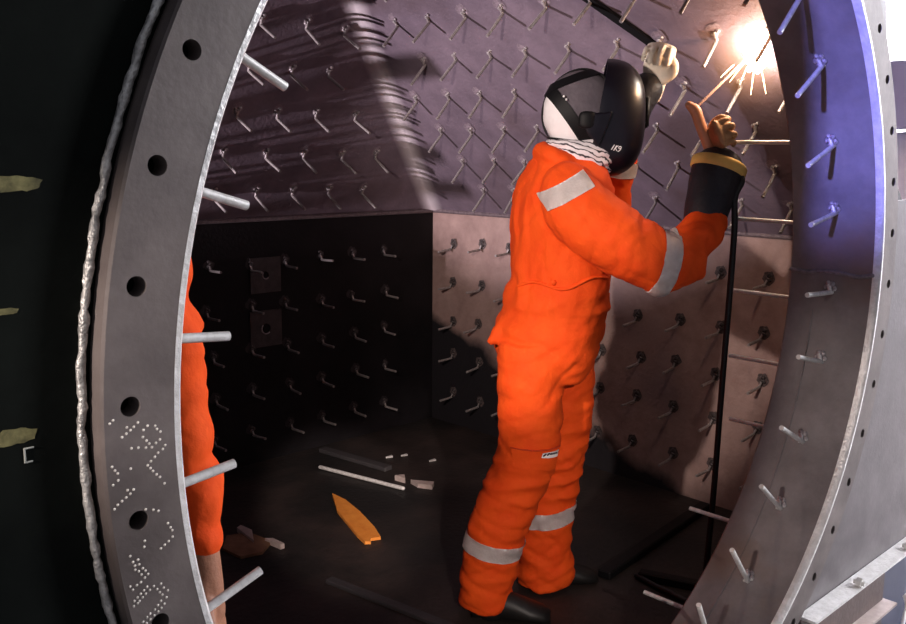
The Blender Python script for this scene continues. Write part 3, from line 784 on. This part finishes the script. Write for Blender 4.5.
pc, pn = Vector((.110, 0, 1.60)), Vector((.80, 0, .60)).normalized()   # strap plane
bm2 = bm.copy()
bmesh.ops.bisect_plane(bm, geom=bm.verts[:]+bm.edges[:]+bm.faces[:], plane_co=pc, plane_no=pn, clear_outer=True)
bmesh.ops.bisect_plane(bm2, geom=bm2.verts[:]+bm2.edges[:]+bm2.faces[:], plane_co=pc, plane_no=pn, clear_inner=True)
for b_ in (bm, bm2):
    bmesh.ops.bisect_plane(b_, geom=b_.verts[:]+b_.edges[:]+b_.faces[:], plane_co=(0, 0, 1.500), plane_no=(0, 0, -1), clear_outer=True)
for v in bm.verts: v.co += (v.co-HC).normalized()*.004*noise.noise(v.co*30)
c_ = link('cap', bm, M['cap'], W); c_['label'] = 'white back of the cap'
c_ = link('cap_crown', bm2, M['crown'], W); c_['label'] = 'grey crown of the cap'
# headgear straps: rings round the head in a plane
def strap(co, no, w, name, rng=(0, 2*pi), grow=.007):
    no = Vector(no).normalized(); co = Vector(co)
    bm = bmesh.new(); a, b = frame(no, (1, 0, 0)); rows = []
    K = 72
    for i in range(K+1):
        t = rng[0]+(rng[1]-rng[0])*i/K
        d = (a*cos(t)+b*sin(t)); row = []
        for s, g in ((-w/2, grow-.004), (-w/2, grow), (w/2, grow), (w/2, grow-.004)):
            o_ = HR.transposed() @ (co+no*s-HC); dl = HR.transposed() @ d
            # distance along d to the cap surface
            A_ = sum((dl[k]/(CR[k]+g))**2 for k in range(3)); B_ = sum(o_[k]*dl[k]/(CR[k]+g)**2 for k in range(3)); C_ = sum((o_[k]/(CR[k]+g))**2 for k in range(3))-1
            D_ = max(B_*B_-A_*C_, 0); row.append(bm.verts.new(co+no*s+d*((-B_+sqrt(D_))/A_)))
        rows.append(row)
    for p, q in zip(rows, rows[1:]):
        for k in range(4): bm.faces.new((p[k], p[(k+1) % 4], q[(k+1) % 4], q[k]))
    bmesh.ops.recalc_face_normals(bm, faces=bm.faces[:])
    return link(name, bm, M['strap'], W, True, 40)
strap((.13, 0, 1.509), (.12, 0, 1), .018, 'headband')
hb_ = strap(pc, pn, .034, 'headband')
strap((.15, -.015, 1.60), (.30, .92, -.25), .026, 'crown_strap')
strap((.168, 0, 1.705), (-.35, .1, .9), .024, 'crown_strap')
bm = bmesh.new()
for x, z in ((.101, 1.643), (.109, 1.634)): ellipsoid(bm, (x, -.094, z), (.0035, .003, .0035), None, 8, 6)
link('rivets', bm, M['mark'], hb_)
bm = bmesh.new(); ellipsoid(bm, (.172, -.100, 1.575), (.026, .012, .026), None, 20, 10, .6); link('pivot_knob', bm, M['strap'], W)
# neck cloth: wound striped scarf
bm = bmesh.new()
for k, (z, r, tw) in enumerate(((1.448, .088, .0), (1.466, .092, .9), (1.486, .090, 2.1), (1.497, .080, 3.0), (1.506, .070, 4.1))):
    pts = []
    for i in range(33):
        t = 2*pi*i/32
        pts.append((.160+(z-1.448)*.15+r*cos(t)*1.02, r*.92*sin(t), z+.045*(cos(t)-.2)*-.30+.006*sin(3*t+tw)))
    tube(bm, pts, [(.014, .018)]*33, (0, 0, 1), 12, 2)
sf = merged(bm, .0045, 2)
fold(sf, lambda p: .006*ridge(Vector((p.x+p.z*.4, p.y, p.z-p.x*.2)), 6, 8, 42, 2))
m, nt, b = new_mat('striped_cloth'); N, L = nt.nodes, nt.links
tc = N.new('ShaderNodeTexCoord'); mp = N.new('ShaderNodeMapping'); mp.inputs['Rotation'].default_value = (radians(12), radians(-18), 0)
wv = N.new('ShaderNodeTexWave'); wv.bands_direction = 'Z'; wv.inputs['Scale'].default_value = 20; wv.inputs['Distortion'].default_value = 5.0; wv.inputs['Detail Scale'].default_value = 1.6
rp = N.new('ShaderNodeValToRGB'); rp.color_ramp.elements[0].position = .08; rp.color_ramp.elements[1].position = .26
rp.color_ramp.elements[0].color = (.03, .025, .035, 1); rp.color_ramp.elements[1].color = (.80, .75, .78, 1)
L.new(tc.outputs['Object'], mp.inputs['Vector']); L.new(mp.outputs['Vector'], wv.inputs['Vector']); L.new(wv.outputs['Fac'], rp.inputs['Fac']); L.new(rp.outputs['Color'], b.inputs['Base Color'])
b.inputs['Roughness'].default_value = .85
s_ = link('neck_cloth', sf, m, W); s_['label'] = 'white cloth with black stripes'
# welding helmet shell
SC = Vector((.236, .035, 1.585)); Rsh = HR
bm = bmesh.new(); ellipsoid(bm, SC, (.128, .122, .178), Rsh, 56, 40, .72, .85)
bmesh.ops.bisect_plane(bm, geom=bm.verts[:]+bm.edges[:]+bm.faces[:], plane_co=(.198, -.1, 1.55), plane_no=Vector((-.98, .10, .16)).normalized(), clear_outer=True)
bmesh.ops.bisect_plane(bm, geom=bm.verts[:]+bm.edges[:]+bm.faces[:], plane_co=(.222, 0, 1.415), plane_no=(-.25, 0, -1), clear_outer=True)
# side ear running back to the pivot
shell_bvh = BVHTree.FromBMesh(bm)
r = bmesh.ops.solidify(bm, geom=bm.faces[:], thickness=.005)
bmesh.ops.recalc_face_normals(bm, faces=bm.faces[:])
hs = link('helmet_shell', bm, M['helmet'], W, True, 45)
bm = bmesh.new()
tube(bm, [(.225, -.097, 1.55), (.20, -.103, 1.56), (.174, -.104, 1.572)], [(.004, .055), (.004, .040), (.004, .024)], (0, 1, 0), 16, 4)
link('side_guard', bm, M['helmet'], hs)
bm = bmesh.new(); fc = SC+face*.126+Vector((0, 0, .02))
box(bm, fc, (.016, .115, .095), Rsh); bmesh.ops.bevel(bm, geom=bm.edges[:], offset=.004, segments=2, affect='EDGES'); link('lens_frame', bm, M['strap'], hs)
bm = bmesh.new(); box(bm, fc+face*.006, (.008, .098, .05), Rsh); link('lens', bm, M['lens'], hs)
# white emblem on the side of the shell
EM = [[(0, .001), (.008, .015)], [(.008, -.002), (.016, .013)], [(.0115, .005), (.0215, .0125)], [(.0125, .006), (.0185, -.0035)],
      [(.0225, -.006), (.029, -.002), (.033, .006), (.031, .0105), (.026, .010), (.0245, .0055), (.028, .003), (.032, .005)]]
bm = bmesh.new()
for st in EM:
    pts = []
    for x, z in st:
        h = shell_bvh.ray_cast(Vector((.250+x*.9, -.6, 1.490+z*.9)), Vector((0, 1, 0)))
        pts.append((h[0]+h[1]*.0015) if h[0] is not None else Vector((.262+x, -.095, 1.488+z)))
    tube(bm, pts, [.0014]*len(pts), (0, 1, 0), 6, 3)
link('emblem', bm, M['mark'], hs)
# gloves and gauntlets
bm = bmesh.new()
tube(bm, [(.520, -.130, 1.262), (.540, -.112, 1.335), (.560, -.092, 1.400), (.570, -.082, 1.432)], [(.058, .056), (.068, .064), (.076, .070), (.078, .072)], (1, 0, 0), 28, 5)
g = link('gauntlet', merged(bm, .006, 3), M['gaunt'], W); g['label'] = 'black leather gauntlet'
bm = bmesh.new()
for r in ((0, .083, .077), (.012, .085, .079)):
    pass
ax_ = Vector((.30, .24, .92)).normalized(); ca, cb_ = frame(ax_, (1, 0, 0)); cc = Vector((.568, -.084, 1.425))
loft(bm, [(cc, ca*.079, cb_*.073), (cc+ax_*.004, ca*.083, cb_*.077), (cc+ax_*.026, ca*.084, cb_*.078), (cc+ax_*.034, ca*.078, cb_*.072), (cc+ax_*.036, ca*.05, cb_*.045)], True, 0, 32)
g2 = link('glove_cuff', bm, M['cuff'], W); g2['label'] = 'yellow leather glove cuff'
TA = Vector((-.35, .16, .92)).normalized()     # direction of the torch handle
hb = hand_bm((1.25, 1.25, .75), [(.050, .052, -.030), (.068, .036, -.045)], 1.05)
grip = Vector((.538, -.055, 1.520))
xf(hb, grip+Vector((.030, .022, -.012)), Vector((-.10, -.92, .35)), TA)
gl = link('right_glove', hb, M['glove'], W); gl['label'] = 'tan leather glove gripping the torch'
bm = bmesh.new(); tube(bm, [(.577, -.072, 1.45), (.574, -.055, 1.475), (.566, -.040, 1.510)], [(.042, .034), (.036, .030), (.026, .028)], (1, 0, 0), 18, 4)
link('glove_wrist', merged(bm, .005, 3), M['glove'], W)
bm = bmesh.new(); tube(bm, [(.350, .163, 1.575), (.365, .158, 1.63), (.395, .152, 1.685)], [(.052, .055), (.052, .056), (.052, .050)], (1, 0, 0), 26, 5)
g = link('gauntlet', merged(bm, .006, 3), M['gaunt'], W); g['label'] = 'black leather gauntlet'
hb = hand_bm((1.15, 1.2, .8), [(.052, .050, -.028), (.072, .028, -.036)], 1.15)
xf(hb, Vector((.418, .150, 1.715)), Vector((.10, -.25, .95)), Vector((.9, -.42, .0)))
gl = link('left_glove', hb, M['gloveW'], W); gl['label'] = 'pale leather glove'

# torch: things held stay top-level
T = empty('welding_torch', (0, 0, 0)); T.location = Matrix.Rotation(RZ, 3, 'Z') @ grip+Vector((.68, .97, 0)); T.rotation_euler = (0, 0, RZ)
tag(T, 'tan welding electrode holder in the right glove with a thin glowing electrode', 'welding torch')
bm = bmesh.new(); P0 = Vector((0, 0, 0))
tube(bm, [P0-TA*.085, P0-TA*.02, P0+TA*.06, P0+TA*.095, P0+TA*.115+Vector((-.012, 0, -.002))], [.014, .0155, .0165, .017, .012], (1, 0, 0), 18, 5)
link('handle', bm, M['handle'], T)
ARC = Vector((.707, .055, 1.800))
e0 = P0+TA*.10; e1 = ARC-grip-Vector((.012, .0, .012))
bm = bmesh.new(); tube(bm, [e0, (e0+e1)/2, e1], [.0042, .0042, .0036], (0, 1, 0), 10, 3); link('electrode', bm, M['electrode'], T)
bm = bmesh.new()
c0 = P0-TA*.085
tube(bm, [c0+TA*.02, c0-TA*.02+Vector((.055, -.05, -.01)), (.075, -.075, -.17), (.078, -.080, -.30), (.076, -.06, -.75), (.07, -.05, -1.2), (.06, .0, -1.48), (-.02, .10, -1.507), (-.10, .22, -1.509)], [.0095]*9, (1, 0, 0), 12, 8)
cb = link('torch_cable', bm, M['cable'], T); cb['label'] = 'black cable hanging to the floor'

# ---- weld arc: a hot core and flying sparks
def w2(p): return Matrix.Rotation(RZ, 3, 'Z') @ Vector(p)+Vector((.68, .97, 0))
arcw = w2(ARC)
A = empty('welding_arc', arcw); tag(A, 'blinding white welding arc with orange flare and sparks at the hood', 'welding arc')
m, nt, b = new_mat('arc_core'); b.inputs['Base Color'].default_value = (0, 0, 0, 1); b.inputs['Emission Color'].default_value = (1, .93, .80, 1); b.inputs['Emission Strength'].default_value = 60
rt, up = Vector((cos(RZ), sin(RZ), 0)), Vector((0, 0, 1))
bm = bmesh.new()
ellipsoid(bm, (0, 0, .01), (.036, .036, .082), None, 24, 16)
for v in bm.verts: v.co *= 1+.5*noise.noise(v.co*40)
link('core', bm, m, A)
ms, nt, b = new_mat('spark'); b.inputs['Base Color'].default_value = (0, 0, 0, 1); b.inputs['Emission Color'].default_value = (1, .72, .38, 1); b.inputs['Emission Strength'].default_value = 9
def spark(a, ln, r0, y=0):
    bm = bmesh.new(); d = rt*cos(a)+up*sin(a)+Vector((-.5, -.5, 0))*y
    tube(bm, [d*r0, d*(r0+ln*.5)-up*.004, d*(r0+ln)-up*.01], [.0022, .0022, .0008], (0, 1, 0), 6, 3); link('spark', bm, ms, A)
for a, ln, r0 in ((4.0, .07, .05), (4.25, .05, .06), (4.6, .07, .06), (5.0, .06, .07), (3.75, .05, .09)):
    spark(a, ln, r0, random.uniform(-.2, .4))
# glowing sphere added to imitate the flare halo around the arc
m = bpy.data.materials.new('arc_halo'); m.use_nodes = True; nt = m.node_tree; N, L = nt.nodes, nt.links
N.remove(N['Principled BSDF']); out_ = N['Material Output']
tc = N.new('ShaderNodeTexCoord'); ln_ = N.new('ShaderNodeVectorMath'); ln_.operation = 'LENGTH'; L.new(tc.outputs['Object'], ln_.inputs[0])
mr = N.new('ShaderNodeMapRange'); mr.inputs['From Min'].default_value = 0; mr.inputs['From Max'].default_value = .23; mr.inputs['To Min'].default_value = 1; mr.inputs['To Max'].default_value = 0
L.new(ln_.outputs['Value'], mr.inputs['Value'])
pw = N.new('ShaderNodeMath'); pw.operation = 'POWER'; pw.inputs[1].default_value = 3.2; L.new(mr.outputs['Result'], pw.inputs[0])
ml = N.new('ShaderNodeMath'); ml.operation = 'MULTIPLY'; ml.inputs[1].default_value = 16; L.new(pw.outputs['Value'], ml.inputs[0])
em = N.new('ShaderNodeEmission'); em.inputs['Color'].default_value = (1, .42, .16, 1); L.new(ml.outputs['Value'], em.inputs['Strength'])
L.new(em.outputs['Emission'], out_.inputs['Volume'])
bm = bmesh.new(); ellipsoid(bm, (0, 0, 0), (.225, .225, .225), None, 24, 16)
link('arc_halo', bm, m, A)

# ---- second person, only an arm shows past the flange
W2 = empty('person', (-.945, .64, 0), radians(-38))
tag(W2, 'person in orange coverall standing behind the left rim, bare hand hanging', 'person')
inv = Matrix.Rotation(radians(38), 3, 'Z')
def lc(p): return inv @ (Vector(p)-Vector((-.945, .64, 0)))
bm = bmesh.new()
loft(bm, [(Vector((0, 0, z)), Vector((a, 0, 0)), Vector((0, b, 0))) for z, a, b in ((.80, .15, .12), (.92, .175, .14), (1.05, .165, .13), (1.2, .175, .135), (1.34, .185, .13), (1.42, .15, .11), (1.47, .08, .075), (1.50, .065, .065))], True, 0, 28)
for s in (-1, 1):
    loft(bm, [(Vector((s*x, 0, z)), Vector((a, 0, 0)), Vector((0, a, 0))) for x, z, a in ((.085, .92, .095), (.09, .7, .092), (.095, .5, .08), (.1, .3, .076), (.1, .1, .078), (.1, .03, .075))], True, 0, 20)
wr = lc((-.755, .430, .838)); el = lc((-.752, .50, 1.07)); sh = Vector((.17, -.02, 1.385))
tube(bm, [(.12, 0, 1.38), sh, (sh+el)/2+Vector((.012, 0, .01)), el, (el+wr)/2, wr], [.07, .072, .062, .054, .050, .047], (0, 1, 0), 20, 5)
tube(bm, [(-.12, 0, 1.38), (-.18, -.02, 1.37), (-.215, 0, 1.22), (-.225, -.02, 1.08), (-.22, -.06, .95), (-.215, -.09, .83)], [.07, .073, .066, .06, .052, .047], (0, 1, 0), 20, 5)
b2 = merged(bm, .0085, 5)
fold(b2, lambda p: .013*ridge(p, 6, 6, 15, 4)*(.5+.6*(abs(p.x) > .15))-.006*math.exp(-(noise.noise(Vector((p.x*8, p.y*6, p.z*9)))/.1)**2)+.003*noise.noise(p*20)-.004)
src2 = b2.copy()
link('coverall', b2, M['orange'], W2)
bm = bmesh.new(); ellipsoid(bm, (0, -.01, 1.62), (.078, .098, .12)); tube(bm, [(0, 0, 1.45), (0, 0, 1.55)], [.058, .056], (1, 0, 0), 18, 3)
ellipsoid(bm, (0, -.045, 1.545), (.05, .05, .05)); tube(bm, [(0, -.10, 1.64), (0, -.122, 1.60)], [.009, .014], (0, 0, 1), 12, 3)
for s in (-1, 1): ellipsoid(bm, (s*.08, 0, 1.61), (.010, .02, .032), None, 12, 8)
link('head', merged(bm, .005, 3), M['skin'], W2)
bm = bmesh.new(); ellipsoid(bm, (0, .005, 1.665), (.088, .105, .095)); bmesh.ops.bisect_plane(bm, geom=bm.verts[:]+bm.edges[:]+bm.faces[:], plane_co=(0, 0, 1.66), plane_no=(0, -.4, -1), clear_outer=True); link('hair', bm, M['hair'], W2)
for s in (-1, 1):
    bm = bmesh.new(); ellipsoid(bm, (s*.032, -.093, 1.635), (.013, .010, .009), None, 12, 8); link('eye', bm, M['mark'], W2)
bm = bmesh.new(); tube(bm, [(-.024, -.094, 1.555), (0, -.10, 1.554), (.024, -.094, 1.555)], [.005, .007, .005], (0, 0, 1), 10, 3); link('mouth', bm, bpy.data.materials['lips'], W2)
dirh = (lc((-.750, .405, .69))-lc((-.752, .430, .815))).normalized()
hb = hand_bm((.30, .40, .3), [(.066, .040, -.022), (.092, .034, -.034)], 1.0, .04)
tube(hb, [(-.18, 0, 0), (-.10, 0, 0), (-.05, 0, 0), (.02, 0, 0)], [.024, .029, .028, .024], (0, 1, 0), 20, 3)
hb = merged(hb, .0035, 3)
xf(hb, wr+dirh*.125, dirh, Vector((-.2, -1, 0)))
h_ = link('right_hand', hb, M['skin'], W2); h_['label'] = 'bare right hand'
bm = bmesh.new()
tube(bm, [(-.215, -.09, .86), (-.213, -.10, .80), (-.212, -.11, .74)], [.028, .03, .03], (0, 1, 0), 14, 3); bm.free()
hb = hand_bm((.45, .45, .3), [(.060, .048, -.018), (.085, .045, -.030)], 1.0); tube(hb, [(-.10, 0, 0), (0, 0, 0)], [.028, .025], (0, 1, 0), 16, 3)
xf(hb, Vector((-.214, -.10, .765)), Vector((0, -.12, -1)), Vector((.2, -1, 0)))
h_ = link('left_hand', hb, M['skin'], W2); h_['label'] = 'bare left hand'
for s in (-1, 1):
    bm = bmesh.new(); boot(bm, (s*.1, .07, 0), (s*.1, -1)); link('boot', bm, M['boot'], W2)

# ------------------------------------------------------------------ lights
def spot(name, loc, target, energy, color, size_deg, blend, radius):
    l = bpy.data.lights.new(name, 'SPOT'); l.energy = energy; l.color = color; l.spot_size = radians(size_deg); l.spot_blend = blend; l.shadow_soft_size = radius
    o = bpy.data.objects.new(name, l); COL.objects.link(o); o.location = loc
    o.rotation_euler = (Vector(target)-Vector(loc)).to_track_quat('-Z', 'Y').to_euler(); return o
spot('work_lamp_light', (-1.22, .29, 1.76), (.60, 1.165, 1.29), 175, (1, .84, .76), 41, .32, .03)
spot('hood_lamp_light', (-1.6, 2.635, 1.00), (1.7, 2.05, 2.36), 390, (1, .86, .93), 55, .35, .012)
l = bpy.data.lights.new('arc_light', 'POINT'); l.energy = 4; l.color = (1, .55, .28); l.shadow_soft_size = .02
o = bpy.data.objects.new('arc_light', l); COL.objects.link(o); o.location = arcw+Vector((-.10, -.04, -.05))
spot('neck_blue_fill', (-2.7, -.19, 2.15), (.92, .11, 1.74), 1250, (.25, .25, 1.0), 17, .8, .05)  # added blue fill that tints the upper neck, no actual lamp
l = bpy.data.lights.new('hall_flood', 'AREA'); l.energy = 330; l.size = 1.0; l.color = (.95, .95, 1)
o = bpy.data.objects.new('hall_flood', l); COL.objects.link(o); o.location = (4.6, -2.6, 3.0); o.rotation_euler = (Vector((-.8, .0, 1.0))-Vector(o.location)).to_track_quat('-Z', 'Y').to_euler()
spot('side_fill', (-2.6, -3.2, 2.6), (.78, 2.02, .0), 1600, (1, .84, .76), 7.0, .6, .04)  # added fill for the scrap on the floor and the foot of the back wall
spot('side_fill', (-2.6, -3.2, 2.6), (.66, .97, .36), 520, (1, .84, .76), 11.5, .45, .05)  # second added fill, brightens the welder's legs
spot('neck_low_fill', (-2.7, -.19, 1.75), (.86, .115, .62), 150, (1, .86, .78), 17, .8, .05)  # added warm fill for the lower neck, no actual lamp
# hall floodlight washing the white wall outside
l = bpy.data.lights.new('hall_light', 'AREA'); l.energy = 6000; l.size = 2; l.color = (.95, .93, 1)
o = bpy.data.objects.new('hall_light', l); COL.objects.link(o); o.location = (5.0, 1.0, 4.5); o.rotation_euler = (Vector((9, 2.5, 1.5))-Vector(o.location)).to_track_quat('-Z', 'Y').to_euler()

w = bpy.data.worlds.new('hall'); sc.world = w; w.use_nodes = True
w.node_tree.nodes['Background'].inputs['Color'].default_value = (.86, .88, 1, 1)
w.node_tree.nodes['Background'].inputs['Strength'].default_value = .20

# ------------------------------------------------------------------ camera
cam = bpy.data.cameras.new('camera'); co = bpy.data.objects.new('camera', cam); COL.objects.link(co)
cam.sensor_width = 36; cam.lens = 36*927.3/906; cam.clip_start = .02
YAW, PITCH, ROLL = .7708, .1747, .0103
fh = Vector((sin(YAW), cos(YAW), 0)); rh = Vector((cos(YAW), -sin(YAW), 0)); uz = Vector((0, 0, 1))
fw = fh*cos(PITCH)-uz*sin(PITCH); uv = fh*sin(PITCH)+uz*cos(PITCH)
rv = rh*cos(ROLL)+uv*sin(ROLL); uu = uv*cos(ROLL)-rh*sin(ROLL)
co.matrix_world = Matrix.Translation((-1.49554, -.95563, 1.48869)) @ Matrix((rv, uu, -fw)).transposed().to_4x4()
sc.camera = co
sc.view_settings.view_transform = 'Standard'; sc.view_settings.look = 'None'; sc.view_settings.exposure = 0; sc.view_settings.gamma = 1
